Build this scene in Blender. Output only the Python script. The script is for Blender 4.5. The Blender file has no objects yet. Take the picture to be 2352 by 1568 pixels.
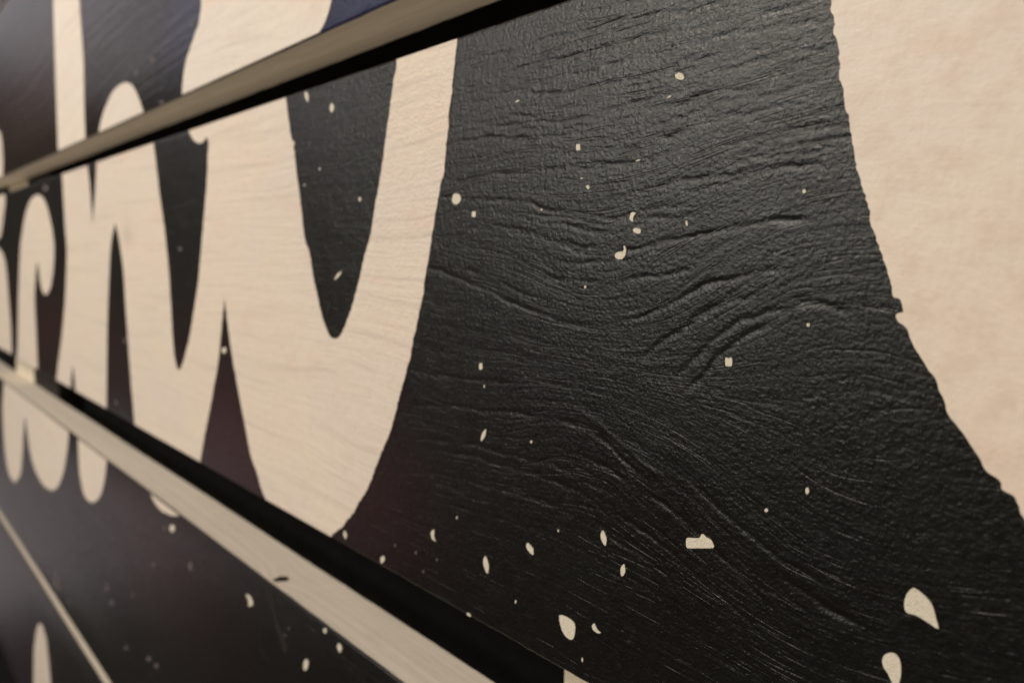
import bpy, math, random
import numpy as np
from mathutils import Vector, Matrix, noise
from mathutils.geometry import tessellate_polygon

scene = bpy.context.scene
col = scene.collection

# ------------------------------------------------------------------ camera
# The photograph is measured on a 2352 x 1568 grid.
F = 1970.0            # focal length on that grid
CX, CY = 1176.0, 784.0
DIST = 0.109          # lens to the painted faces (metres)
EYE_Z = 1.5
SIGN_Z = 1.5
left = Vector((-1559.0, 204.0, -F)).normalized()          # the boards run off to the left
hz = Vector((2000.0, 784.0 - (580 + 0.013 * 3559), -F)).normalized()
up = left.cross(hz)
if up.y < 0: up = -up
up.normalize()
wx = -left
wy = up.cross(wx).normalized()
Rcw = Matrix((wx, wy, up))            # camera -> world rotation
CAM_LOC = Vector((0.0, -DIST, EYE_Z))

cam_data = bpy.data.cameras.new('camera')
cam_data.sensor_width = 36.0
cam_data.lens = 36.0 * F / 2352.0
cam_data.clip_start = 0.005
cam_data.clip_end = 50.0
cam = bpy.data.objects.new('camera', cam_data)
col.objects.link(cam)
cam.matrix_world = Matrix.Translation(CAM_LOC) @ Rcw.to_4x4()
cam_data.dof.use_dof = True
cam_data.dof.focus_distance = 0.143
cam_data.dof.aperture_fstop = 20.0
cam_data.dof.aperture_blades = 0
scene.camera = cam

# ------------------------------------------------------------------ light
world = bpy.data.worlds.new("World")
scene.world = world
world.use_nodes = True
bg = world.node_tree.nodes['Background']
bg.inputs['Color'].default_value = (1.0, 0.82, 0.66, 1)
bg.inputs['Strength'].default_value = 0.045

def area(name, loc, target, size, power, color):
    d = bpy.data.lights.new(name, 'AREA')
    d.shape = 'RECTANGLE'; d.size = size[0]; d.size_y = size[1]
    d.energy = power; d.color = color
    o = bpy.data.objects.new(name, d); col.objects.link(o)
    o.location = loc
    o.rotation_euler = (Vector(target) - Vector(loc)).to_track_quat('-Z', 'Y').to_euler()
    return o
# sheen lamp: in front, a little above and along the wall to the left
area('room_lamp', (-1.30, -1.55, 1.98), (-0.10, 0, 1.5), (0.7, 0.45), 12.0, (1.0, 0.97, 0.88))
# warm key light added up to the left, close so brightness falls off rightward
area('near_key', (-0.60, -0.82, 2.30), (-0.25, 0, 1.5), (0.35, 0.35), 12.4, (1.0, 0.88, 0.74))
# warm fill added behind the camera, above right, for letters and raw edges
area('right_fill', (0.75, -1.7, 2.45), (-0.15, 0, 1.5), (1.2, 1.0), 6.0, (1.0, 0.86, 0.68))
# weak light thrown back up from the floor
area('floor_bounce', (1.1, -1.3, 0.70), (-0.15, 0, 1.5), (1.6, 1.0), 6.0, (1.0, 0.84, 0.66))
# light thrown back by the floor at the far end
area('far_floor_bounce', (-2.8, -0.45, 0.72), (-0.6, 0, 1.5), (0.5, 0.5), 0.48, (1.0, 0.88, 0.90))
# cool light from the far end of the room
area('far_lamp', (-2.6, -0.50, 2.30), (-0.6, 0, 1.5), (0.5, 0.6), 1.35, (0.97, 0.90, 0.97))

scene.view_settings.view_transform = 'Standard'
scene.view_settings.look = 'None'
scene.view_settings.exposure = 0.0
scene.view_settings.gamma = 1.0

# ------------------------------------------------------------------ helpers
def at(px, py, y=0.0):
    """a spot of the photograph laid on the plane at depth y -> (x, z) on the sign"""
    r = Rcw @ Vector((px - CX, CY - py, -F))
    t = (y - CAM_LOC.y) / r.y
    p = CAM_LOC + r * t
    return p.x, p.z - SIGN_Z

def height(s):
    """height on the sign of a board edge that runs at slope s from the vanishing point"""
    return at(-383 + 1600.0, 580 + 1600.0 * s)[1]

def tag(o, **kw):
    for k, v in kw.items(): o[k] = v
    return o

def mesh_obj(name, verts, faces, mats, parent=None, idx=None, smooth=False):
    me = bpy.data.meshes.new(name)
    me.from_pydata(verts, [], faces)
    for m in mats: me.materials.append(m)
    if idx: me.polygons.foreach_set('material_index', idx)
    if smooth: me.polygons.foreach_set('use_smooth', [True] * len(me.polygons))
    me.update()
    o = bpy.data.objects.new(name, me); col.objects.link(o)
    if parent: o.parent = parent
    return o

# ------------------------------------------------------------------ grain
class NB:
    """small node builder"""
    def __init__(s, nt): s.nt = nt
    def new(s, t, **kw):
        n = s.nt.nodes.new(t)
        for k, v in kw.items(): setattr(n, k, v)
        return n
    def put(s, sock, v):
        if hasattr(v, 'is_linked') or isinstance(v, bpy.types.NodeSocket): s.nt.links.new(v, sock)
        else: sock.default_value = v
    def m(s, op, a, b=None, c=None, clamp=False):
        n = s.new('ShaderNodeMath', operation=op, use_clamp=clamp)
        s.put(n.inputs[0], a)
        if b is not None: s.put(n.inputs[1], b)
        if c is not None: s.put(n.inputs[2], c)
        return n.outputs[0]
    def xyz(s, x, y, z):
        n = s.new('ShaderNodeCombineXYZ')
        s.put(n.inputs[0], x); s.put(n.inputs[1], y); s.put(n.inputs[2], z)
        return n.outputs[0]
    def noise(s, vec, scale=1.0, detail=2.0, rough=0.5, dist=0.0):
        n = s.new('ShaderNodeTexNoise')
        s.put(n.inputs['Vector'], vec)
        n.inputs['Scale'].default_value = scale
        n.inputs['Detail'].default_value = detail
        n.inputs['Roughness'].default_value = rough
        n.inputs['Distortion'].default_value = dist
        return n.outputs['Fac']
    def ramp(s, f, lo, hi, a=0.0, b=1.0, kind='SMOOTHSTEP'):
        n = s.new('ShaderNodeMapRange', interpolation_type=kind)
        s.put(n.inputs['Value'], f)
        n.inputs['From Min'].default_value = lo; n.inputs['From Max'].default_value = hi
        n.inputs['To Min'].default_value = a; n.inputs['To Max'].default_value = b
        return n.outputs['Result']
    def mix(s, f, a, b, mode='MIX'):
        n = s.new('ShaderNodeMix', data_type='RGBA', blend_type=mode)
        s.put(n.inputs[0], f); s.put(n.inputs[6], a); s.put(n.inputs[7], b)
        return n.outputs[2]
    def blob(s, x, z, c):
        """soft elliptical falloff centred on c = (x0, z0, wx, wz)"""
        dx = s.m('DIVIDE', s.m('SUBTRACT', x, c[0]), c[2])
        dz = s.m('DIVIDE', s.m('SUBTRACT', z, c[1]), c[3])
        r2 = s.m('ADD', s.m('MULTIPLY', dx, dx), s.m('MULTIPLY', dz, dz))
        return s.m('EXPONENT', s.m('MULTIPLY', r2, -1.0))

def pxc(px, py, wx_, wz_):
    x, z = at(px, py)
    return (x, z, wx_, wz_)

# per board: seed, tilt of the grain, and where knots pull (amp>0) or push (amp<0) the grain lines
KNOT = {
 'upper':  (3.1, 0.10, [(pxc(330, 60, .12, .05), 0.9), (pxc(100, 120, .10, .05), -0.5), (pxc(700, -40, .07, .06), -0.6)]),
 'middle': (7.7, 0.00, [(pxc(1390, 860, .030, .021), 0.9), (pxc(1960, 960, .030, .028), -0.78),
                        (pxc(620, 560, .10, .03), 0.35), (pxc(820, 960, .03, .02), -0.35)]),
 'lower':  (12.4, 0.0, [(pxc(650, 1450, .02, .02), -0.7), (pxc(200, 1250, .1, .05), 0.4)]),
 'bottom': (17.9, 0.0, []),
 'top':    (22.9, 0.0, []),
}
def psi_py(board, x, z):
    seed, tilt, ks = KNOT[board]
    p = z - tilt * x
    for (x0, z0, a, b), amp in ks:
        p += amp * (z - z0) * math.exp(-((x - x0) / a) ** 2 - ((z - z0) / b) ** 2)
    return p

def grain_coords(nb, board):
    """u along the grain, v across it (metres) bent round the knots"""
    seed, tilt, ks = KNOT[board]
    tc = nb.new('ShaderNodeTexCoord')
    sp = nb.new('ShaderNodeSeparateXYZ'); nb.nt.links.new(tc.outputs['Object'], sp.inputs[0])
    x, y, z = sp.outputs
    v = nb.m('SUBTRACT', z, nb.m('MULTIPLY', x, tilt))
    for c, amp in ks:
        g = nb.blob(x, z, c)
        v = nb.m('ADD', v, nb.m('MULTIPLY', nb.m('MULTIPLY', nb.m('SUBTRACT', z, c[1]), amp), g))
    # slow waver of the lines
    wob = nb.noise(nb.xyz(nb.m('MULTIPLY', x, 26), nb.m('MULTIPLY', z, 45), seed), 1, 2)
    v = nb.m('ADD', v, nb.m('MULTIPLY', nb.m('SUBTRACT', wob, 0.5), 0.0042))
    return x, y, z, v, seed

def relief(nb, x, y, z, v, seed):
    """height of the brushed, wire-grained surface, about 0..1"""
    yy = nb.m('MULTIPLY', y, 300)
    n1 = nb.noise(nb.xyz(nb.m('MULTIPLY', x, 30), nb.m('MULTIPLY', v, 520), nb.m('ADD', yy, seed)), 1, 3, 0.55)
    n2 = nb.noise(nb.xyz(nb.m('MULTIPLY', x, 75), nb.m('MULTIPLY', v, 1400), nb.m('ADD', yy, seed + 5)), 1, 2, 0.5)
    # sharp valleys: the dark drawn lines of the early wood
    n3 = nb.noise(nb.xyz(nb.m('MULTIPLY', x, 17), nb.m('MULTIPLY', v, 300), nb.m('ADD', yy, seed + 9)), 1, 3, 0.6)
    brk = nb.noise(nb.xyz(nb.m('MULTIPLY', x, 90), nb.m('MULTIPLY', v, 230), seed + 30), 1, 2, 0.6)
    vall = nb.m('MULTIPLY', nb.ramp(nb.m('ABSOLUTE', nb.m('SUBTRACT', n3, 0.5)), 0.0, 0.030, 1, 0), nb.ramp(brk, 0.38, 0.62))
    # pebbled roller texture of the paint
    p1 = nb.noise(nb.xyz(nb.m('MULTIPLY', x, 1300), nb.m('MULTIPLY', z, 1900), seed), 1, 3, 0.65, 0.3)
    vw = nb.noise(nb.xyz(nb.m('MULTIPLY', x, 900), nb.m('MULTIPLY', z, 900), seed + 77), 1, 2)
    vo = nb.new('ShaderNodeTexVoronoi', feature='F1')
    nb.put(vo.inputs['Vector'], nb.xyz(nb.m('ADD', nb.m('MULTIPLY', x, 1000), nb.m('MULTIPLY', vw, 1.6)), nb.m('ADD', nb.m('MULTIPLY', z, 1350), nb.m('MULTIPLY', vw, -1.3)), seed))
    vo.inputs['Scale'].default_value = 1.0
    thin = nb.noise(nb.xyz(nb.m('MULTIPLY', x, 60), nb.m('MULTIPLY', v, 160), seed + 90), 1, 2)
    cell = nb.m('MULTIPLY', nb.m('SUBTRACT', 1.0, vo.outputs['Distance']), nb.ramp(thin, 0.3, 0.62, 0.45, 1.0))
    p1 = nb.m('ADD', nb.m('MULTIPLY', p1, 0.62), nb.m('MULTIPLY', cell, 0.30))
    # crinkles standing across the grain
    p2 = nb.noise(nb.xyz(nb.m('MULTIPLY', x, 900), nb.m('MULTIPLY', z, 280), seed + 50), 1, 2, 0.5, 0.5)
    return n1, n2, vall, p1, p2

CRINKLE = pxc(860, 360, .060, .050)
def paint_material(board):
    m = bpy.data.materials.new('black_board_paint_' + board); m.use_nodes = True
    nb = NB(m.node_tree); bs = m.node_tree.nodes['Principled BSDF']
    x, y, z, v, seed = grain_coords(nb, board)
    n1, n2, vall, p1, p2 = relief(nb, x, y, z, v, seed)
    patch = nb.noise(nb.xyz(nb.m('MULTIPLY', x, 14), nb.m('MULTIPLY', z, 20), seed), 1, 3, 0.55)
    tone = nb.mix(nb.ramp(patch, 0.35, 0.7), (0.0036, 0.0030, 0.0028, 1), (0.0062, 0.0064, 0.0058, 1))
    # the paint itself drifts to maroon, violet and navy in places
    for c, rgb, k in COLOUR_PATCHES[board]:
        tone = nb.mix(nb.m('MULTIPLY', nb.blob(x, z, c), k), tone, rgb)
    nb.put(bs.inputs['Base Color'], tone)
    rgh = nb.noise(nb.xyz(nb.m('MULTIPLY', x, 500), nb.m('MULTIPLY', z, 700), seed), 1, 3, 0.6)
    nb.put(bs.inputs['Roughness'], nb.ramp(rgh, 0.3, 0.7, 0.26, 0.38, 'LINEAR'))
    bs.inputs['Specular IOR Level'].default_value = 0.36
    h = nb.m('MULTIPLY', n1, 0.27)
    h = nb.m('ADD', h, nb.m('MULTIPLY', n2, 0.18))
    h = nb.m('SUBTRACT', h, nb.m('MULTIPLY', vall, 0.13))
    h = nb.m('ADD', h, nb.m('MULTIPLY', p1, 0.56))
    h = nb.m('ADD', h, nb.m('MULTIPLY', p2, 0.22))
    if board == 'middle':                 # crinkled paint inside and beside the letter w
        cr = nb.noise(nb.xyz(nb.m('MULTIPLY', x, 560), nb.m('MULTIPLY', z, 330), seed + 61), 1, 4, 0.62, 0.9)
        h = nb.m('ADD', h, nb.m('MULTIPLY', cr, nb.m('MULTIPLY', nb.blob(x, z, CRINKLE), 0.85)))
    if board == 'upper':                  # broad raised rings
        br_ = nb.noise(nb.xyz(nb.m('MULTIPLY', x, 9), nb.m('MULTIPLY', v, 230), seed + 71), 1, 2, 0.5)
        h = nb.m('ADD', h, nb.m('MULTIPLY', br_, 1.2))
    b = nb.new('ShaderNodeBump'); b.inputs['Strength'].default_value = 1.0
    b.inputs['Distance'].default_value = 0.00031
    nb.put(b.inputs['Height'], h); nb.nt.links.new(b.outputs[0], bs.inputs['Normal'])
    return m

def letter_material(board):
    m = bpy.data.materials.new('cream_letter_' + board); m.use_nodes = True
    nb = NB(m.node_tree); bs = m.node_tree.nodes['Principled BSDF']
    x, y, z, v, seed = grain_coords(nb, board)
    n1, n2, vall, p1, p2 = relief(nb, x, y, z, v, seed)
    big = nb.noise(nb.xyz(nb.m('MULTIPLY', x, 16), nb.m('MULTIPLY', z, 22), seed), 1, 3, 0.6)
    c = nb.mix(nb.ramp(big, 0.35, 0.65), *LETTER_TONES.get(board, LETTER_TONES['middle']))
    pk = nb.noise(nb.xyz(nb.m('MULTIPLY', x, 30), nb.m('MULTIPLY', v, 90), seed + 3), 1, 3, 0.6)
    c = nb.mix(nb.ramp(pk, 0.55, 0.75, 0, 0.5), c, (0.70, 0.54, 0.46, 1))
    lines = nb.noise(nb.xyz(nb.m('MULTIPLY', x, 12), nb.m('MULTIPLY', v, 420), seed + 11), 1, 2, 0.5)
    near = nb.ramp(x, -0.16, -0.09)          # the near end is closer-grained and mottled, not streaked
    c = nb.mix(nb.m('MULTIPLY', nb.ramp(lines, 0.54, 0.72, 0, 0.36), nb.ramp(near, 0, 1, 1, 0.12)), c, (0.50, 0.43, 0.38, 1))
    mot = nb.noise(nb.xyz(nb.m('MULTIPLY', x, 210), nb.m('MULTIPLY', z, 230), seed + 8), 1, 5, 0.62)
    c = nb.mix(nb.m('MULTIPLY', nb.ramp(mot, 0.42, 0.68, 0, 0.45), nb.ramp(near, 0, 1, 0.35, 1)), c, (0.60, 0.47, 0.39, 1))
    c = nb.mix(nb.ramp(mot, 0.30, 0.42, 0.25, 0), c, (0.66, 0.61, 0.50, 1))
    fib = nb.noise(nb.xyz(nb.m('MULTIPLY', x, 420), nb.m('MULTIPLY', v, 620), seed + 21), 1, 3, 0.6)
    c = nb.mix(nb.ramp(fib, 0.50, 0.72, 0, 0.22), c, (0.55, 0.46, 0.36, 1))
    for cc, k in SMUDGES[board]:
        c = nb.mix(nb.m('MULTIPLY', nb.blob(x, z, cc), k), c, (0.34, 0.30, 0.27, 1))
    nb.put(bs.inputs['Base Color'], c)
    bs.inputs['Roughness'].default_value = 0.48
    bs.inputs['Specular IOR Level'].default_value = 0.4
    far = nb.ramp(near, 0, 1, 1, 0.18)
    h = nb.m('MULTIPLY', nb.m('MULTIPLY', n1, 0.6), far)
    h = nb.m('ADD', h, nb.m('MULTIPLY', nb.m('MULTIPLY', n2, 0.2), far))
    h = nb.m('SUBTRACT', h, nb.m('MULTIPLY', nb.m('MULTIPLY', vall, 0.10), far))
    h = nb.m('ADD', h, nb.m('MULTIPLY', p1, 0.18))
    h = nb.m('ADD', h, nb.m('MULTIPLY', nb.m('MULTIPLY', p2, 0.34), nb.ramp(near, 0, 1, 1, 0.35)))
    h = nb.m('ADD', h, nb.m('MULTIPLY', mot, 0.4))
    if board == 'middle':
        cr = nb.noise(nb.xyz(nb.m('MULTIPLY', x, 560), nb.m('MULTIPLY', z, 330), seed + 61), 1, 4, 0.62, 0.9)
        h = nb.m('ADD', h, nb.m('MULTIPLY', cr, nb.m('MULTIPLY', nb.blob(x, z, CRINKLE), 0.9)))
        h = nb.m('ADD', h, nb.m('MULTIPLY', p1, nb.blob(x, z, CRINKLE)))
    if board == 'upper':
        br_ = nb.noise(nb.xyz(nb.m('MULTIPLY', x, 9), nb.m('MULTIPLY', v, 230), seed + 71), 1, 2, 0.5)
        h = nb.m('ADD', h, nb.m('MULTIPLY', br_, 1.2))
    b = nb.new('ShaderNodeBump'); b.inputs['Strength'].default_value = 1.0
    b.inputs['Distance'].default_value = 0.00030
    nb.put(b.inputs['Height'], h); nb.nt.links.new(b.outputs[0], bs.inputs['Normal'])
    return m

def wood_material():
    m = bpy.data.materials.new('raw_pine_edge'); m.use_nodes = True
    nb = NB(m.node_tree); bs = m.node_tree.nodes['Principled BSDF']
    tc = nb.new('ShaderNodeTexCoord')
    sp = nb.new('ShaderNodeSeparateXYZ'); nb.nt.links.new(tc.outputs['Object'], sp.inputs[0])
    x, y, z = sp.outputs
    zb = nb.m('MULTIPLY', z, 40)
    wob = nb.noise(nb.xyz(nb.m('MULTIPLY', x, 18), nb.m('MULTIPLY', y, 40), zb), 1, 2)
    yv = nb.m('ADD', y, nb.m('MULTIPLY', wob, 0.002))
    kx, kz = at(617, 1338)
    g = nb.blob(x, y, (kx, 0.003, 0.012, 0.008))
    yv = nb.m('ADD', yv, nb.m('MULTIPLY', g, 0.004))
    rings = nb.noise(nb.xyz(nb.m('MULTIPLY', x, 7), nb.m('MULTIPLY', yv, 520), zb), 1, 3, 0.6)
    fine = nb.noise(nb.xyz(nb.m('MULTIPLY', x, 60), nb.m('MULTIPLY', yv, 2600), zb), 1, 2, 0.6)
    big = nb.noise(nb.xyz(nb.m('MULTIPLY', x, 22), nb.m('MULTIPLY', y, 80), zb), 1, 3, 0.6)
    c = nb.mix(nb.ramp(rings, 0.38, 0.66), (0.66, 0.61, 0.54, 1), (0.585, 0.525, 0.45, 1))
    c = nb.mix(nb.ramp(fine, 0.5, 0.75, 0, 0.35), c, (0.36, 0.29, 0.20, 1))
    c = nb.mix(nb.ramp(big, 0.5, 0.8, 0, 0.35), c, (0.52, 0.50, 0.46, 1))
    nb.put(bs.inputs['Base Color'], c)
    bs.inputs['Roughness'].default_value = 0.6
    b = nb.new('ShaderNodeBump'); b.inputs['Distance'].default_value = 0.00012
    nb.put(b.inputs['Height'], nb.m('ADD', rings, nb.m('MULTIPLY', fine, 0.4)))
    nb.nt.links.new(b.outputs[0], bs.inputs['Normal'])
    return m

def plain(name, rgb, rough=0.7, spec=0.3, nscale=120.0, var=0.25):
    m = bpy.data.materials.new(name); m.use_nodes = True
    nb = NB(m.node_tree); bs = m.node_tree.nodes['Principled BSDF']
    tc = nb.new('ShaderNodeTexCoord')
    f = nb.noise(tc.outputs['Object'], nscale, 4, 0.6)
    dk = tuple(c * (1 - var) for c in rgb)
    nb.put(bs.inputs['Base Color'], nb.mix(nb.ramp(f, 0.3, 0.7), rgb + (1,), dk + (1,)))
    bs.inputs['Roughness'].default_value = rough
    bs.inputs['Specular IOR Level'].default_value = spec
    b = nb.new('ShaderNodeBump'); b.inputs['Distance'].default_value = 0.0002
    nb.put(b.inputs['Height'], nb.noise(tc.outputs['Object'], nscale * 6, 3, 0.6))
    nb.nt.links.new(b.outputs[0], bs.inputs['Normal'])
    return m

NAVY = (0.006, 0.011, 0.060, 1); MAROON = (0.026, 0.0040, 0.0065, 1); VIOLET = (0.014, 0.009, 0.016, 1)
COLOUR_PATCHES = {
 'upper':  [(pxc(850, 0, .045, .030), NAVY, 0.95), (pxc(440, 40, .035, .02), NAVY, 0.5), (pxc(60, 250, .2, .05), (0.024, 0.010, 0.007, 1), 0.8)],
 'middle': [(pxc(520, 1000, .07, .028), MAROON, 0.9), (pxc(840, 1120, .030, .022), MAROON, 0.45), (pxc(120, 760, .25, .03), (0.024, 0.0085, 0.008, 1), 0.9)],
 'lower':  [(pxc(330, 1200, .10, .04), MAROON, 0.5), (pxc(60, 1400, .12, .05), VIOLET, 0.9)],
 'bottom': [(pxc(20, 1560, .2, .1), VIOLET, 0.8)],
 'top': [],
}
LETTER_TONES = {'middle': ((0.680, 0.605, 0.545, 1), (0.705, 0.620, 0.532, 1)), 'upper': ((0.70, 0.640, 0.585, 1), (0.73, 0.66, 0.58, 1))}
SMUDGES = {
 'upper': [], 'lower': [], 'bottom': [], 'top': [],
 'middle': [(pxc(293, 540, .009, .0045), 0.32), (pxc(292, 500, .006, .006), 0.12)],
}
M_PAINT = {b: paint_material(b) for b in KNOT}
M_LETTER = {b: letter_material(b) for b in KNOT}
M_WOOD = wood_material()
M_FLECK = plain('white_fleck_paint', (0.74, 0.69, 0.58), 0.5, 0.4, 900.0, 0.12)
M_FAINT = plain('faint_fleck_paint', (0.13, 0.11, 0.115), 0.55, 0.3, 900.0, 0.3)
M_BATTEN = plain('dark_batten_paint', (0.020, 0.016, 0.014), 0.75, 0.2)
M_BPALE = plain('cream_batten_paint', (0.78, 0.70, 0.56), 0.5, 0.4, 300.0, 0.08)
M_WALL = plain('dark_wall_paint', (0.010, 0.0095, 0.009), 0.9, 0.1)
M_KNOT = plain('dark_knot_resin', (0.018, 0.012, 0.009), 0.6, 0.3, 800.0, 0.4)

# ------------------------------------------------------------------ the sign
TH = 0.175 * DIST                      # board thickness, 19 mm
sign = bpy.data.objects.new('plank_sign', None); col.objects.link(sign)
sign.location = (0, 0, SIGN_Z)
tag(sign, label='black painted wooden plank sign with cream script lettering and scattered white paint flecks',
    category='sign')

LIM = {  # heights (top, bottom) of each board's face on the sign
 'top':    (height(-2.35), height(-1.462)),
 'upper':  (height(-1.444), height(-0.449)),
 'middle': (height(-0.345), height(0.572)),
 'lower':  (height(0.756), height(1.550)),
 'bottom': (height(1.597), height(2.345)),
}
X0, X1 = -1.10, 0.30
def tile(offx, offy, k, pts): return [(offx + x * k, offy + y * k) for x, y in pts]
C = lambda *p: tile(964.9, 344.4, 0.5, p)
T = lambda *p: tile(784.0, 0.0, 1 / 3, p)
P = lambda *p: list(p)
# the deep early-wood grooves that show in the middle board: (points, depth mm, width mm)
GROOVES = [
 (C((-60, 500), (50, 545), (180, 590), (300, 640), (420, 700), (520, 745), (640, 790), (800, 805), (920, 795)), .16, .75),
 (C((900, 800), (1030, 765), (1120, 725), (1200, 680), (1300, 625), (1450, 580), (1560, 555), (1700, 545)), .30, .62),
 (C((860, 465), (1000, 455), (1100, 435), (1200, 405), (1330, 370), (1480, 345), (1650, 325), (1850, 320)), .24, .50),
 (C((560, 590), (640, 600), (780, 605), (880, 610), (1000, 590), (1150, 570), (1300, 540)), .20, .45),
 (C((60, 210), (120, 215), (300, 230), (500, 235), (600, 285), (720, 300), (860, 303), (1000, 290), (1100, 265), (1300, 265)), .20, .45),
 (C((120, 155), (300, 120), (500, 100), (700, 80), (900, 60), (1100, 30)), .18, .45),
 (C((1050, 180), (1200, 150), (1350, 120), (1500, 100), (1700, 75), (1900, 70)), .24, .50),
 (C((600, 515), (700, 520), (800, 515), (880, 515), (1000, 495)), .16, .45),
 (C((1010, 970), (1040, 940), (1110, 880), (1200, 820), (1290, 745), (1380, 700)), .24, .60),
 (C((1150, 1050), (1220, 1000), (1300, 920), (1380, 850), (1480, 780), (1600, 740), (1700, 725)), .26, .70),
 (C((1200, 1130), (1290, 1050), (1360, 960), (1440, 880), (1540, 820), (1640, 790)), .20, .65),
 (C((1080, 900), (1150, 860), (1250, 800), (1330, 735), (1450, 690), (1560, 660)), .16, .55),
 (C((1720, 695), (1760, 700), (1840, 710), (1900, 725), (1980, 750)), .22, .80),
 (C((-80, 1165), (0, 1170), (150, 1180), (300, 1195), (450, 1210), (600, 1225), (720, 1250), (850, 1340), (950, 1430), (1050, 1510), (1160, 1600)), .20, .85),
 (C((-80, 1000), (0, 1020), (150, 1045), (300, 1060), (450, 1075)), .12, .70),
 (C((-60, 1310), (200, 1350), (400, 1400), (600, 1440), (700, 1500), (850, 1570)), .18, .70),
 (C((200, 540), (330, 590), (480, 660), (600, 700)), .12, .6),
 (C((900, 300), (1000, 320), (1150, 315), (1300, 300)), .12, .45),
 (P((900, 1015), (1050, 1040), (1200, 1080), (1330, 1130), (1450, 1200), (1560, 1280), (1680, 1390), (1800, 1500)), .18, .60),
 (P((930, 1070), (1100, 1108), (1250, 1155), (1380, 1215), (1500, 1295), (1600, 1380), (1720, 1500)), .18, .60),
 (P((930, 1135), (1100, 1175), (1250, 1222), (1400, 1295), (1520, 1375), (1650, 1490)), .14, .55),
 (P((1500, 1075), (1600, 1155), (1700, 1245), (1800, 1330), (1900, 1400), (2020, 1460)), .22, .75),
 (P((1560, 1090), (1680, 1190), (1780, 1280), (1900, 1350)), .18, .75),
 (P((1300, 1035), (1400, 1075), (1500, 1140), (1600, 1222), (1700, 1325), (1800, 1420)), .18, .70),
 (P((1340, 1180), (1450, 1245), (1560, 1330), (1660, 1430)), .16, .55),
 (T((960, 535), (1250, 475), (1550, 395), (1850, 325), (2100, 265), (2350, 212), (2700, 130)), .22, .42),
 (T((1000, 645), (1300, 645), (1600, 622), (1900, 572), (2200, 492), (2350, 445), (2700, 370)), .22, .42),
 (T((1250, 745), (1500, 730), (1700, 740)), .15, .40),
 (T((1750, 785), (2100, 750), (2350, 705), (2600, 650)), .20, .42),
 (T((800, 970), (900, 960), (1100, 950), (1300, 962), (1500, 930), (1750, 900)), .20, .42),
 (T((1550, 110), (1800, 60), (2100, 0), (2400, -60)), .20, .42),
 (T((1500, 255), (1650, 212), (1850, 172), (2100, 130), (2350, 72), (2700, 0)), .22, .42),
 (T((2300, 330), (2600, 250), (2900, 210), (3250, 130)), .18, .5),
 (T((2350, 690), (2650, 640), (2900, 600)), .18, .5),
 (T((800, 860), (1000, 850), (1200, 800), (1450, 810)), .14, .40),
 (T((860, 700), (1050, 690), (1250, 610), (1500, 560)), .14, .40),
]
_r = random.Random(5)
for _k in range(30):                       # many short, shallow grooves along the straight-grained upper part
    _s = -0.335 + 0.30 * (_k + _r.random() * .8) / 30
    _x = _r.uniform(1060, 1750); _pts = []
    for _j in range(_r.randint(5, 9)):
        _dip = 0.075 * math.exp(-((_x - 1390) / 230) ** 2) * max(0, (_s + .36) / .36) ** 2
        _pts.append((_x, 580 + (_s + _dip + _r.uniform(-.002, .002)) * (_x + 383)))
        _x += _r.uniform(35, 75)
    GROOVES.append((_pts, _r.uniform(.12, .20), _r.uniform(.30, .42)))
# raised lines: the late wood that catches the light
RIDGES = [
 (C((560, 1155), (700, 1180), (800, 1240), (900, 1330), (1000, 1410), (1100, 1490), (1200, 1560)), .16, .7),
 (P((1560, 1120), (1640, 1190), (1720, 1262), (1800, 1330)), .12, .7),
 (C((950, 1010), (1100, 990), (1180, 940)), .10, .6),
 (C((1250, 960), (1330, 900), (1430, 830), (1520, 780)), .10, .5),
 (P((1000, 1010), (1150, 1045), (1300, 1090), (1420, 1150), (1520, 1225)), .09, .5),
]

SOFT = set(range(18, 25)) | {13, 15}
def fnoise(x, z, fx, fz, sd):
    """cheap smooth noise on arrays, about -1..1"""
    r = np.random.RandomState(int(sd * 10)); o = np.zeros_like(x)
    for k in range(9):
        a = r.uniform(0, 6.28, 2); f = 1.0 + r.uniform(-.45, .45, 2)
        th = r.uniform(-1, 1)
        o += np.sin(x * fx * f[0] + z * fz * f[1] * th + a[0]) * np.cos(z * fz * f[1] + x * fx * .6 * th + a[1])
    return o / 3.2

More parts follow.
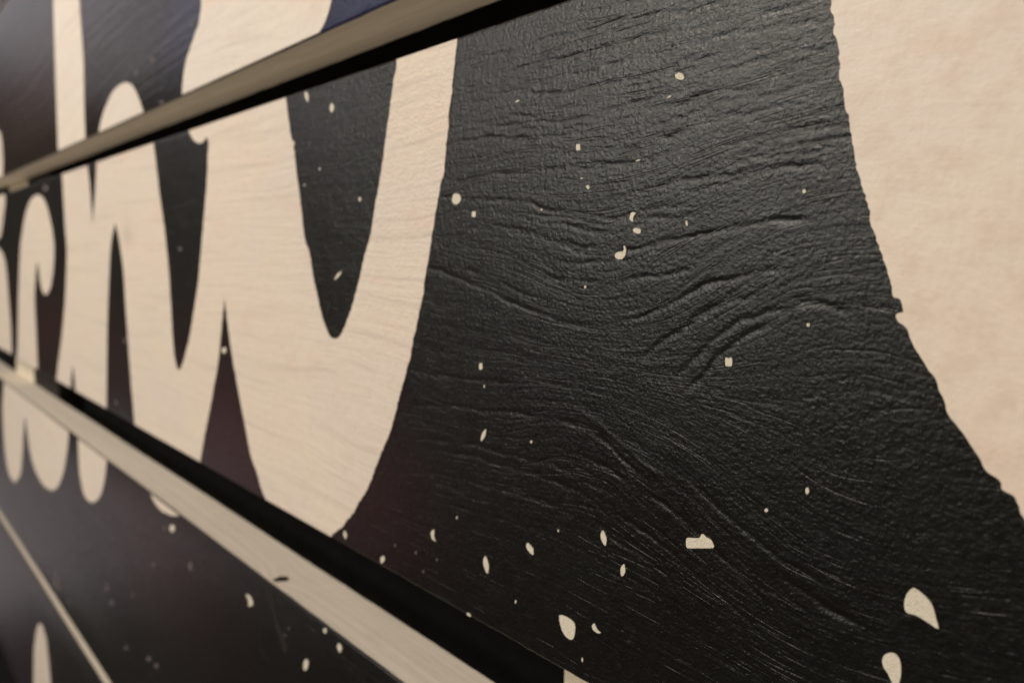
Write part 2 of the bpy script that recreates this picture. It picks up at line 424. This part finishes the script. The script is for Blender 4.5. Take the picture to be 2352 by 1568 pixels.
def carve(X, Z):
    """depth (m, into the board) of the grain relief of the middle board"""
    D = np.zeros_like(X)
    Zw = Z + 0.00016 * fnoise(X, Z, 900, 900, 3) + 0.00032 * fnoise(X, Z, 260, 260, 4)
    for n_, (lst, sgn) in enumerate(((GROOVES, 1.0), (RIDGES, -1.0))):
        for q, (pts, dep, wid) in enumerate(lst):
            w = [at(*p) for p in pts]
            best = np.full(X.shape, 1.0); u = np.zeros_like(X)
            xs = [p[0] for p in w]; zs = [p[1] for p in w]
            m = (X > min(xs) - .003) & (X < max(xs) + .003) & (Z > min(zs) - .003) & (Z < max(zs) + .003)
            if not m.any(): continue
            xm = X[m]; zm = Zw[m]; bm = best[m]; um = u[m]
            segs = len(w) - 1
            for k in range(segs):
                (ax, az), (bx, bz) = w[k], w[k + 1]
                dx, dz = bx - ax, bz - az
                t = np.clip(((xm - ax) * dx + (zm - az) * dz) / (dx * dx + dz * dz), 0, 1)
                d = np.hypot(xm - ax - t * dx, zm - az - t * dz)
                c = d < bm
                bm = np.where(c, d, bm); um = np.where(c, (k + t) / segs, um)
            wv = wid * 1e-3 * (0.75 + 0.3 * fnoise(xm, zm, 500, 200, q + 20 * n_ + 7))
            f = np.exp(-(bm / np.maximum(wv, 1e-4) / .62) ** 2)
            f *= np.clip(um * 7, 0, 1) * np.clip((1 - um) * 7, 0, 1)
            f *= np.clip(0.72 + 0.5 * fnoise(xm, zm, 330, 120, q + 31), 0.1, 1.3)
            D[m] += sgn * f * dep * (1.05e-3 if lst is GROOVES and q not in SOFT else 0.8e-3)
    # broad swell left by the brushed summer wood
    return D

def board_mesh(board, label):
    zt, zb = LIM[board]
    r = 0.0007
    if board == 'middle':
        xs = list(np.linspace(X0, -0.26, 70)) + list(np.linspace(-0.26, 0.03, 740))[1:] + list(np.linspace(0.03, X1, 16))[1:]
        nz = 330
    else:
        xs = list(np.linspace(X0, X1, 561)); nz = 6
    prof = []
    for k in range(nz + 1):
        prof.append((0.0, (zt - r) + ((zb + r) - (zt - r)) * k / nz))
    for a in (30, 60, 90): prof.append((r - r * math.cos(math.radians(a)), zb + r - r * math.sin(math.radians(a))))
    prof.append((TH * 0.5, zb)); prof.append((TH, zb)); prof.append((TH, zt)); prof.append((TH * 0.5, zt))
    for a in (90, 60, 30): prof.append((r - r * math.cos(math.radians(a)), zt - r + r * math.sin(math.radians(a))))
    n = len(prof); mid = (zt + zb) / 2; nx = len(xs) - 1
    sd = KNOT[board][0] * 10
    X = np.repeat(np.array(xs)[:, None], n, 1); Y = np.tile(np.array([p[0] for p in prof]), (nx + 1, 1)); Z = np.tile(np.array([p[1] for p in prof]), (nx + 1, 1))
    for i, x in enumerate(xs):
        e = []
        for a, b, c in ((3.0, 5.0, 7.0), (9.0, 1.0, 2.0)):
            e.append(0.00016 * noise.noise(Vector((x * 90, a, sd))) + 0.00012 * noise.noise(Vector((x * 330, b, sd))) + 0.0004 * noise.noise(Vector((x * 9, c, sd))))
        Z[i, np.abs(Z[i] - zt) < .002] += e[0]
        Z[i, np.abs(Z[i] - zb) < .002] += e[1]
    if board == 'middle':
        Y[:, :nz + 1] += carve(X[:, :nz + 1], Z[:, :nz + 1])
    co = np.stack([X, Y, Z], -1).reshape(-1, 3).astype(np.float32)
    I, K = np.meshgrid(np.arange(nx), np.arange(n), indexing='ij')
    a = (I * n + K).ravel(); b = (I * n + (K + 1) % n).ravel()
    quads = np.stack([a, b, b + n, a + n], 1)
    kk = K.ravel(); mi = np.where((kk < nz + 3) | (kk >= n - 3), 0, 1)
    me = bpy.data.meshes.new('plank')
    nq = len(quads)
    me.vertices.add(len(co)); me.vertices.foreach_set('co', co.ravel())
    caps = np.concatenate([np.arange(n - 1, -1, -1), nx * n + np.arange(n)])
    me.loops.add(nq * 4 + 2 * n); me.loops.foreach_set('vertex_index', np.concatenate([quads.ravel(), caps]).astype(np.int32))
    me.polygons.add(nq + 2)
    me.polygons.foreach_set('loop_start', np.concatenate([np.arange(nq) * 4, [nq * 4, nq * 4 + n]]).astype(np.int32))
    me.materials.append(M_PAINT[board]); me.materials.append(M_WOOD)
    me.update(calc_edges=True)
    me.polygons.foreach_set('material_index', np.concatenate([mi, [1, 1]]).astype(np.int32))
    me.polygons.foreach_set('use_smooth', np.concatenate([mi == 0, [False, False]]))
    me.update()
    o = bpy.data.objects.new('plank', me); col.objects.link(o); o.parent = sign
    tag(o, label=label)
    return o

planks = {
 'top': board_mesh('top', 'topmost plank, only a sliver of its raw underside in the top left corner'),
 'upper': board_mesh('upper', 'upper plank with navy tinted black paint and raw wood underside'),
 'middle': board_mesh('middle', 'wide middle plank with swirling grain around a knot under black paint'),
 'lower': board_mesh('lower', 'lower plank with pale raw top edge and a dark knot'),
 'bottom': board_mesh('bottom', 'lowest plank crossing the bottom left corner'),
}

# ------------------------------------------------------------------ lettering
def resample(pts, step):
    out = []
    n = len(pts)
    for i in range(n):
        a = Vector(pts[i]); b = Vector(pts[(i + 1) % n])
        k = max(1, int((b - a).length / step))
        for j in range(k): out.append(tuple(a.lerp(b, j / k)))
    return out

def smooth_closed(pts, corners, sub=5):
    """Catmull-Rom through the traced points, kept straight at listed corners"""
    out = []; n = len(pts)
    for i in range(n):
        p0, p1, p2, p3 = (Vector(pts[(i + d) % n]) for d in (-1, 0, 1, 2))
        if i in corners: p0 = p1 * 2 - p2
        if (i + 1) % n in corners: p3 = p2 * 2 - p1
        for j in range(sub):
            t = j / sub
            out.append(tuple(0.5 * ((2 * p1) + (p2 - p0) * t + (2 * p0 - 5 * p1 + 4 * p2 - p3) * t * t + (3 * p1 - p0 - 3 * p2 + p3) * t ** 3)))
    return out

def slab(name, pts, board, mats, parent, thick=0.00016, y0=0.0):
    """flat raised patch of paint from a closed outline of (x, z)"""
    n = len(pts)
    area_ = sum(pts[i][0] * pts[(i + 1) % n][1] - pts[(i + 1) % n][0] * pts[i][1] for i in range(n))
    if area_ < 0: pts = pts[::-1]
    # with +x right and +z up, seen from -y the loop is counter-clockwise
    fr = [(x, y0 - thick, z) for x, z in pts]; bk = [(x, y0 + 0.0001, z) for x, z in pts]
    tris = tessellate_polygon([[Vector((x, z, 0)) for x, z in pts]])
    faces = []
    for t in tris:
        a, b, c = t
        A, B, C_ = (pts[k] for k in t)
        cr = (B[0] - A[0]) * (C_[1] - A[1]) - (B[1] - A[1]) * (C_[0] - A[0])
        faces.append((a, b, c) if cr > 0 else (a, c, b))
    nt = len(faces)
    for i in range(n):
        j = (i + 1) % n
        faces.append((j, i, n + i, n + j))
    return mesh_obj(name, fr + bk, faces, mats, parent)

def clip(pts, z, keep_below):
    out = []; n = len(pts)
    inside = (lambda p: p[1] <= z) if keep_below else (lambda p: p[1] >= z)
    for i in range(n):
        a, b = pts[i], pts[(i + 1) % n]
        if inside(a): out.append(a)
        if inside(a) != inside(b):
            t = (z - a[1]) / (b[1] - a[1]); out.append((a[0] + (b[0] - a[0]) * t, z))
    return out

def letter(board, pix, corners=(), amp=0.00022, label=None, name='letter'):
    zt, zb = LIM[board]
    pts = smooth_closed([at(*p) for p in pix], set(corners))
    pts = resample(pts, 0.0003)
    n = len(pts); moved = []
    sd = KNOT[board][0]
    for i, (x, z) in enumerate(pts):
        p = psi_py(board, x, z)
        a = Vector(pts[i - 1]); b = Vector(pts[(i + 1) % n]); d = b - a
        if d.length < 1e-9: continue
        nx_, nz_ = -d.y / d.length, d.x / d.length
        w = noise.noise(Vector((x * 40, p * 420, sd))) * amp * 1.0 + noise.noise(Vector((x * 500, p * 1200, sd + 4))) * amp * 1.1 + noise.noise(Vector((x * 1100, p * 2300, sd + 6))) * amp * 0.5
        moved.append((x + nx_ * w, z + nz_ * w))
    moved = clip(moved, zt - 0.0004, True)
    moved = clip(moved, zb + 0.0004, False)
    clean = []
    for q in moved:
        if not clean or (Vector(q) - Vector(clean[-1])).length > 2e-5: clean.append(q)
    o = slab(name, clean, board, [M_LETTER[board]], planks[board])
    if label: tag(o, label=label)
    return o

# upper plank
letter('upper', [(118, -260), (123, 0), (128, 167), (131, 260), (134, 350), (136, 420), (203, 420), (197, 325), (194, 240), (192, 133), (183, 0), (176, -260)],
       (0, 5, 6, 11), label='tall narrow stem near the left end of the upper plank')
letter('upper', [(222, 340), (227, 307), (233, 277), (241, 250), (250, 230), (258, 214), (267, 203), (278, 194), (290, 190), (303, 196), (311, 208), (319, 226), (326, 246), (333, 268), (342, 310), (346, 360), (222, 380)],
       (0, 15, 16), label='rounded arch rising beside the narrow stem')
letter('upper', [(462, -200), (463, 0), (461, 30), (457, 55), (450, 75), (440, 105), (431, 130), (425, 155), (421, 185), (419, 220), (418, 300), (740, 300),
                 (728, 82), (734, 75), (742, 62), (750, 45), (757, 25), (763, 0), (775, -60), (800, -200)],
       (0, 10, 11, 12), label='broad pale stroke across the upper plank', amp=0.00018)
letter('upper', [(-40, 290), (-4, 300), (3, 320), (6, 350), (7, 380), (6, 420), (-40, 440)], (0, 5, 6), label='sliver of a letter at the left edge of the upper plank')

# middle plank: joined letters h and w
hw = [(139, 370), (143, 400), (147, 467), (150, 522), (154, 572), (153, 622), (150, 689), (146, 739), (141, 785), (136, 822), (129, 880), (126, 910),
      (163, 915), (163, 890), (165, 862), (168, 838), (171, 862), (174, 895), (175, 915),
      (244, 980), (245, 939), (246, 840), (247, 756), (249, 689), (251, 640), (254, 580), (258, 545), (265, 512), (272, 540), (277, 570), (284, 622), (289, 700), (294, 772), (300, 856), (305, 916), (312, 990),
      (320, 1010), (458, 1090), (463, 1045), (473, 989), (483, 939), (493, 882), (501, 839), (507, 782), (512, 730), (517, 684), (523, 739), (530, 789), (538, 839), (550, 906), (563, 972), (577, 1045), (590, 1082), (600, 1118), (613, 1150), (622, 1180),
      (750, 1250), (768, 1224), (786, 1209), (799, 1193), (814, 1175), (828, 1150), (844, 1125), (855, 1097), (867, 1066), (877, 1039), (891, 1006), (900, 979), (911, 942), (918, 912), (927, 882), (935, 849), (944, 816), (950, 782), (957, 752), (963, 720), (972, 680), (977, 640), (984, 600), (989, 569), (994, 535), (997, 520),
      (1004, 477), (1010, 443), (1016, 415), (1021, 393), (1025, 353), (1026, 330), (1030, 300), (1032, 270), (1036, 235), (1039, 207), (1043, 167), (1047, 133), (1050, 105), (1054, 60),
      (914, 100), (913, 137), (911, 160), (906, 183), (901, 217), (895, 262), (887, 320), (878, 383), (870, 433), (862, 473), (855, 525), (845, 566), (837, 592), (831, 622), (821, 662), (811, 699), (797, 739), (786, 764), (777, 775), (768, 778), (757, 768), (742, 731), (731, 684), (721, 639), (716, 604), (711, 577), (703, 556), (697, 520), (693, 483), (685, 417), (677, 352), (670, 317), (663, 267), (657, 222), (654, 180),
      (424, 270), (433, 297), (438, 310), (445, 322), (453, 328), (461, 330), (469, 325), (476, 317), (480, 330), (478, 360), (477, 400), (472, 467), (467, 522), (463, 572), (457, 639), (450, 689), (443, 735), (436, 775), (424, 822), (418, 840), (412, 850), (406, 840), (401, 815), (397, 770), (392, 680), (387, 606), (379, 530), (375, 500), (367, 443), (360, 383), (353, 325), (350, 300),
      (222, 350), (222, 380), (220, 430), (217, 470), (213, 515), (210, 470), (206, 420), (201, 378), (199, 350)]
def corner_ids(pts, cs): return [pts.index(c) for c in cs]
letter('middle', hw, corner_ids(hw, [(139, 370), (126, 910), (163, 915), (168, 838), (175, 915), (244, 980), (265, 512), (320, 1010), (458, 1090), (517, 684), (622, 1180), (750, 1250), (1054, 60), (914, 100), (654, 180), (424, 270), (476, 317), (350, 300), (222, 350), (213, 515), (199, 350)]),
       label='joined script letters h and w in cream')
cc = [(34, 850), (40, 812), (42, 739), (43, 672), (47, 572), (52, 532), (57, 500), (67, 467), (77, 452), (88, 447), (100, 456), (110, 481), (117, 512), (122, 540), (125, 572), (123, 616), (118, 652), (112, 670), (105, 677), (98, 668), (93, 648), (90, 622), (87, 599), (83, 622), (81, 656), (80, 689), (83, 756), (86, 822), (88, 870)]
letter('middle', cc, corner_ids(cc, [(34, 850), (87, 599), (88, 870)]), label='curled script letter c near the left end')
letter('middle', [(-40, 560), (-10, 565), (0, 573), (8, 586), (15, 622), (19, 672), (23, 722), (26, 770), (28, 840), (-40, 850)], (0, 8, 9), label='pale stroke at the left frame edge')
letter('middle', [(-40, 420), (8, 430), (12, 460), (9, 490), (5, 522), (-3, 548), (-40, 560)], (0, 1, 6))
big = [(1903, -330), (1903, -150), (1906, -60), (1910, 0), (1910, 30), (1917, 52), (1917, 73), (1925, 103), (1928, 133), (1932, 183), (1939, 217), (1944, 250), (1950, 267), (1951, 285), (1956, 310), (1965, 340), (1967, 362), (1973, 390), (1982, 433), (1995, 477), (2005, 522), (2016, 549), (2025, 579), (2039, 622), (2047, 645), (2052, 679), (2067, 688), (2077, 717),
       (2061, 721), (2066, 741), (2086, 759), (2094, 785), (2109, 812), (2134, 849), (2150, 870), (2161, 899), (2174, 922), (2179, 945), (2195, 972), (2218, 999), (2232, 1017), (2249, 1046), (2265, 1078), (2296, 1103), (2302, 1124), (2326, 1139), (2338, 1158), (2353, 1187), (2400, 1260), (2480, 1350), (2620, 1450), (2900, 1560), (3300, 1600), (3300, -700)]
letter('middle', big, corner_ids(big, [(2077, 717), (3300, 1600), (3300, -700), (1903, -330)]), label='large curved cream letter filling the right side', amp=0.00020)

# lower plank: the tails of the same letters
la = [(-60, 800), (2, 850), (6, 940), (8, 985), (12, 1035), (18, 1076), (26, 1098), (35, 1107), (42, 1098), (48, 1084), (52, 1045), (54, 1000), (58, 952), (64, 1000), (71, 1045), (83, 1084), (100, 1113), (110, 1121), (120, 1125), (133, 1117), (146, 1084), (153, 1045), (157, 1010), (159, 960), (100, 900)]
letter('lower', la, corner_ids(la, [(-60, 800), (6, 940), (58, 952), (159, 960), (100, 900)]), label='two rounded letter feet at the left of the lower plank')
lb = [(179, 990), (180, 1020), (181, 1045), (184, 1090), (192, 1130), (202, 1148), (213, 1153), (223, 1148), (231, 1137), (240, 1105), (245, 1062), (248, 1030)]
letter('lower', lb, corner_ids(lb, [(179, 990), (248, 1030)]), label='rounded foot of the letter h')
letter('lower', [(338, 1090), (347, 1133), (353, 1148), (366, 1167), (386, 1180), (407, 1184), (420, 1170), (400, 1130)], (0, 6, 7), label='clipped curve of a letter foot on the top edge')
letter('lower', [(490, 1210), (500, 1245), (518, 1262), (538, 1275), (545, 1260)], (0, 4))
# bottom plank
letter('bottom', [(78, 1680), (78, 1511), (82, 1462), (85, 1443), (90, 1432), (97, 1436), (102, 1452), (107, 1472), (113, 1528), (119, 1600), (122, 1680)], (0, 10), label='pointed tip of a letter below the lower seam')

# ------------------------------------------------------------------ flecks
random.seed(11)
def fleck(board, px, py, w, h, kind='oval', rot=0.0):
    """one white fleck; w, h its size in the photograph, rot in degrees clockwise"""
    if kind == 'oval':
        base = [(math.cos(a), math.sin(a)) for a in [k * math.tau / 12 for k in range(12)]]
    elif kind == 'rect':
        base = [(-.85, -1), (0, -.95), (.85, -1), (1, -.2), (.95, .9), (0, 1), (-.9, .95), (-1, 0)]
    elif kind == 'leaf':
        base = [(-.15, -1), (.35, -.75), (.8, -.3), (1, .2), (.8, .65), (.55, 1), (.0, .85), (-.5, .45), (-.9, -.1), (-.8, -.6)]
    elif kind == 'crescent':
        base = [(.1, -1), (-.6, -.8), (-1, -.2), (-.8, .5), (-.1, .95), (.5, 1), (.3, .6), (.25, .1), (.5, -.4), (.9, -.85)]
    elif kind == 'drop':
        base = [(-.5, -.95), (.1, -1), (.65, -.7), (.95, -.1), (.9, .4), (.6, .8), (.2, 1), (-.1, .85), (-.5, .3), (-.9, -.3), (-.85, -.7)]
    j = 0.0 if max(w, h) > 34 else 0.12
    c, s = math.cos(math.radians(rot)), math.sin(math.radians(rot))
    pts = []
    for bx, by in base:
        bx *= 1 + random.uniform(-j, j); by *= 1 + random.uniform(-j, j)
        qx, qy = bx * w * .46, by * h * .46
        pts.append(at(px + c * qx - s * qy, py + s * qx + c * qy))
    return shape_fleck(board, pts, M_FAINT if faint(board, px, py) else M_FLECK)

def faint(board, px, py):
    if board == 'lower': return (px, py) not in ((396, 1213), (573, 1378), (703, 1525), (747, 1447), (780, 1486))
    if board == 'upper': return px != 632
    return px < 500 or (px, py) in ((956, 1268), (1004, 1285), (973, 1312), (908, 1252), (712, 329), (768, 199))
def shape_fleck(board, pts, mat=None):
    zt, zb = LIM[board]
    pts = smooth_closed(pts, set(), 2) if len(pts) < 30 else pts
    pts = clip(clip(pts, zt - .0002, True), zb + .0002, False)
    if len(pts) < 3: return None
    return slab('paint_fleck', pts, board, [mat or M_FLECK], planks[board], 0.00012)

for a in [(1189, 233, 13, 4, 'leaf', -30), (1329, 338, 11, 16, 'rect'), (1562, 176, 22, 18, 'oval', 20), (1538, 223, 14, 4, 'leaf', -30), (1466, 369, 14, 4, 'leaf', -25),
          (1351, 430, 10, 10, 'leaf', 10), (1337, 410, 9, 3, 'leaf', -25), (1049, 457, 23, 26, 'oval', 0), (1089, 492, 9, 13, 'rect'), (1454, 498, 15, 24, 'crescent', 8),
          (1245, 482, 4, 5), (1464, 530, 20, 14, 'oval', 10), (1345, 659, 5, 8), (1105, 841, 8, 15, 'rect'), (1113, 887, 3, 7), (1111, 999, 9, 32, 'leaf', 26), (1221, 1014, 5, 7),
          (1848, 440, 9, 10), (1578, 513, 6, 15, 'leaf'), (1857, 746, 8, 9), (1674, 831, 17, 21, 'rect'),
          (793, 1227, 9, 20, 'leaf'), (879, 1284, 12, 17, 'leaf', 30), (908, 1252, 5, 7), (956, 1268, 5, 8), (1004, 1285, 5, 6), (996, 1229, 12, 29, 'crescent', -12),
          (1117, 1296, 14, 44, 'leaf', -3), (1218, 1260, 15, 31, 'leaf', -18), (1387, 1235, 15, 38, 'leaf', -4), (1431, 1308, 14, 30, 'leaf', 16), (1185, 1381, 4, 7),
          (1370, 1443, 13, 30, 'crescent', -38), (1338, 1514, 4, 12, 'leaf'), (1077, 1411, 12, 8, 'leaf', 30), (1050, 1188, 3, 7), (973, 1312, 5, 8),
          (1761, 1171, 9, 9), (1855, 1126, 9, 16), (705, 222, 10, 28, 'leaf', -5), (763, 248, 10, 22, 'oval'), (768, 199, 5, 10), (712, 329, 5, 8), (414, 572, 9, 10),
          (267, 924, 8, 9), (515, 804, 11, 16), (777, 632, 7, 27, 'leaf', 42), (827, 458, 6, 11), (288, 782, 7, 13), (105, 432, 12, 15), (674, 330, 6, 14),
          (1204, 30, 13, 4, 'leaf', -25), (1280, 6, 9, 4, 'leaf', -20), (1142, 53, 6, 3), (700, 425, 3, 6), (854, 640, 4, 6), (1283, 1218, 4, 6), (735, 388, 4, 6)]:
    fleck('middle', *a)
for a in [(442, 57, 9, 14), (351, 138, 12, 14), (312, 167, 8, 16), (372, 235, 10, 9), (632, 80, 4, 34, 'leaf', 8)]:
    fleck('upper', *a)
for a in [(396, 1213, 13, 18), (378, 1212, 9, 10), (438, 1300, 11, 23), (353, 1297, 9, 11), (130, 1335, 11, 46, 'oval', -4), (246, 1349, 9, 18), (257, 1382, 9, 15), (573, 1378, 14, 32, 'crescent', 160),
          (747, 1447, 8, 14), (703, 1525, 12, 28, 'oval', 8), (780, 1486, 12, 23, 'leaf'), (342, 1512, 11, 12), (359, 1528, 10, 12), (290, 1487, 9, 10), (305, 1367, 7, 8),
          (158, 1380, 8, 9), (655, 1458, 9, 4, 'leaf', -30), (664, 1442, 4, 8), (210, 1495, 6, 7)]:
    fleck('lower', *a)
# the larger flecks, each with its own outline
shape_fleck('middle', [at(x, y) for x, y in [(1577, 1237), (1583, 1234), (1597, 1235), (1608, 1234), (1612, 1226), (1618, 1227), (1623, 1233), (1633, 1238), (1639, 1248), (1640, 1257), (1620, 1258), (1600, 1258), (1580, 1258), (1577, 1250)]])
shape_fleck('middle', [at(x, y) for x, y in [(1285, 1412), (1298, 1414), (1311, 1421), (1321, 1432), (1322, 1446), (1319, 1462), (1314, 1468), (1304, 1464), (1295, 1453), (1289, 1438)]])
shape_fleck('middle', [at(x, y) for x, y in [(2079, 1398), (2078, 1382), (2083, 1364), (2094, 1351), (2102, 1350), (2117, 1360), (2133, 1375), (2144, 1393), (2151, 1420), (2157, 1443), (2142, 1435), (2121, 1421), (2103, 1411), (2086, 1407)]])
shape_fleck('middle', [at(x, y) for x, y in [(2027, 1517), (2031, 1504), (2042, 1498), (2055, 1499), (2066, 1510), (2070, 1527), (2070, 1550), (2066, 1566), (2058, 1572), (2050, 1566), (2040, 1545), (2031, 1532)]])
shape_fleck('middle', [at(x, y) for x, y in [(1413, 588), (1416, 581), (1424, 578), (1432, 577), (1434, 571), (1433, 565), (1437, 566), (1439, 575), (1437, 586), (1431, 594), (1423, 596), (1416, 593)]])

# ------------------------------------------------------------------ knot and crack in the lower plank
kx, kz = at(619, 1320, 0.0)
kz = LIM['lower'][0]
kx = at(617, 580 + (617 + 383) * .756)[0]
kp = [(kx + 0.0022 * math.cos(a) * (1 + .25 * math.sin(3 * a)), 0.0042 + 0.0026 * math.sin(a)) for a in [k * math.tau / 14 for k in range(14)]]
n = len(kp)
vs = [(x, y, kz + 0.00012) for x, y in kp] + [(x * .6 + kx * .4, y, kz + 0.00030) for x, y in kp]
fs = [(i, (i + 1) % n, n + (i + 1) % n, n + i) for i in range(n)] + [tuple(range(n, 2 * n))]
mesh_obj('knot', vs, fs, [M_KNOT], planks['lower'])
crack = [(612, 1343), (622, 1352), (630, 1385), (638, 1420), (648, 1450), (660, 1480), (655, 1500), (643, 1468), (634, 1436), (626, 1400), (618, 1370)]
slab('crack', smooth_closed([at(*p) for p in crack], set(), 3), 'lower', [M_KNOT], planks['lower'], 0.00006)

# ------------------------------------------------------------------ battens behind, and the wall
def batten(xa, xb, label):
    y0, y1 = TH + 0.0006, TH + 0.017
    z0, z1 = height(2.345) - 0.06, height(-2.35) + 0.01
    b = 0.0008
    ring = [(xa + b, y0), (xb - b, y0), (xb, y0 + b), (xb, y1), (xa, y1), (xa, y0 + b)]
    nz = 60; vs = []; fs = []
    for k in range(nz + 1):
        z = z0 + (z1 - z0) * k / nz
        for (x, y) in ring: vs.append((x + 0.0002 * noise.noise(Vector((x * 50, y * 50, z * 60))), y, z))
    m = len(ring)
    for k in range(nz):
        for i in range(m):
            j = (i + 1) % m
            fs.append((k * m + i, k * m + j, (k + 1) * m + j, (k + 1) * m + i))
    fs.append(tuple(range(m - 1, -1, -1))); fs.append(tuple(nz * m + i for i in range(m)))
    o = mesh_obj('batten', vs, fs, [M_BATTEN], sign)
    tag(o, label=label)
    return o
xa = at(36, 850, TH)[0]; xb = at(132, 900, TH)[0]
bl = batten(xa, xb, 'narrow batten behind the planks at the left, dark with cream patches')
xc = at(1287, 1550, TH)[0]
br = batten(xc, xc + 0.04, 'batten behind the planks below the middle, cream where a letter crosses it')
def batten_patch(parent, x0_, x1_, s_top, s_bot):
    """cream letter paint that carries on over a batten in the gap between two planks"""
    zt, zb = s_top, s_bot
    pts = [(x0_, zb), (x0_ + (x1_ - x0_) * .5, zb - .0006), (x1_, zb), (x1_ + .001, (zt + zb) / 2), (x1_, zt), (x0_, zt)]
    slab('letter_paint', pts, 'lower', [M_BPALE], parent, 0.00015, TH + 0.0006)
batten_patch(bl, xa + .0009, at(77, 860, TH)[0], LIM['middle'][1] + .012, LIM['lower'][0] - .012)
batten_patch(bl, xa + .0009, at(62, 420, TH)[0], LIM['upper'][1] + .010, LIM['middle'][0] - .002)
batten_patch(br, xc + .0009, xc + .039, LIM['middle'][1] + .012, LIM['lower'][0] - .012)

W = TH + 0.0172
wall = mesh_obj('wall', [(-1.6, W, -1.2), (0.8, W, -1.2), (0.8, W, 1.2), (-1.6, W, 1.2), (-1.6, W + .1, -1.2), (0.8, W + .1, -1.2), (0.8, W + .1, 1.2), (-1.6, W + .1, 1.2)],
                [(0, 1, 2, 3), (5, 4, 7, 6), (3, 2, 6, 7), (1, 0, 4, 5), (1, 5, 6, 2), (4, 0, 3, 7)], [M_WALL])
wall.location = (0, 0, SIGN_Z)
tag(wall, kind='structure', label='dark wall behind the gaps of the plank sign')
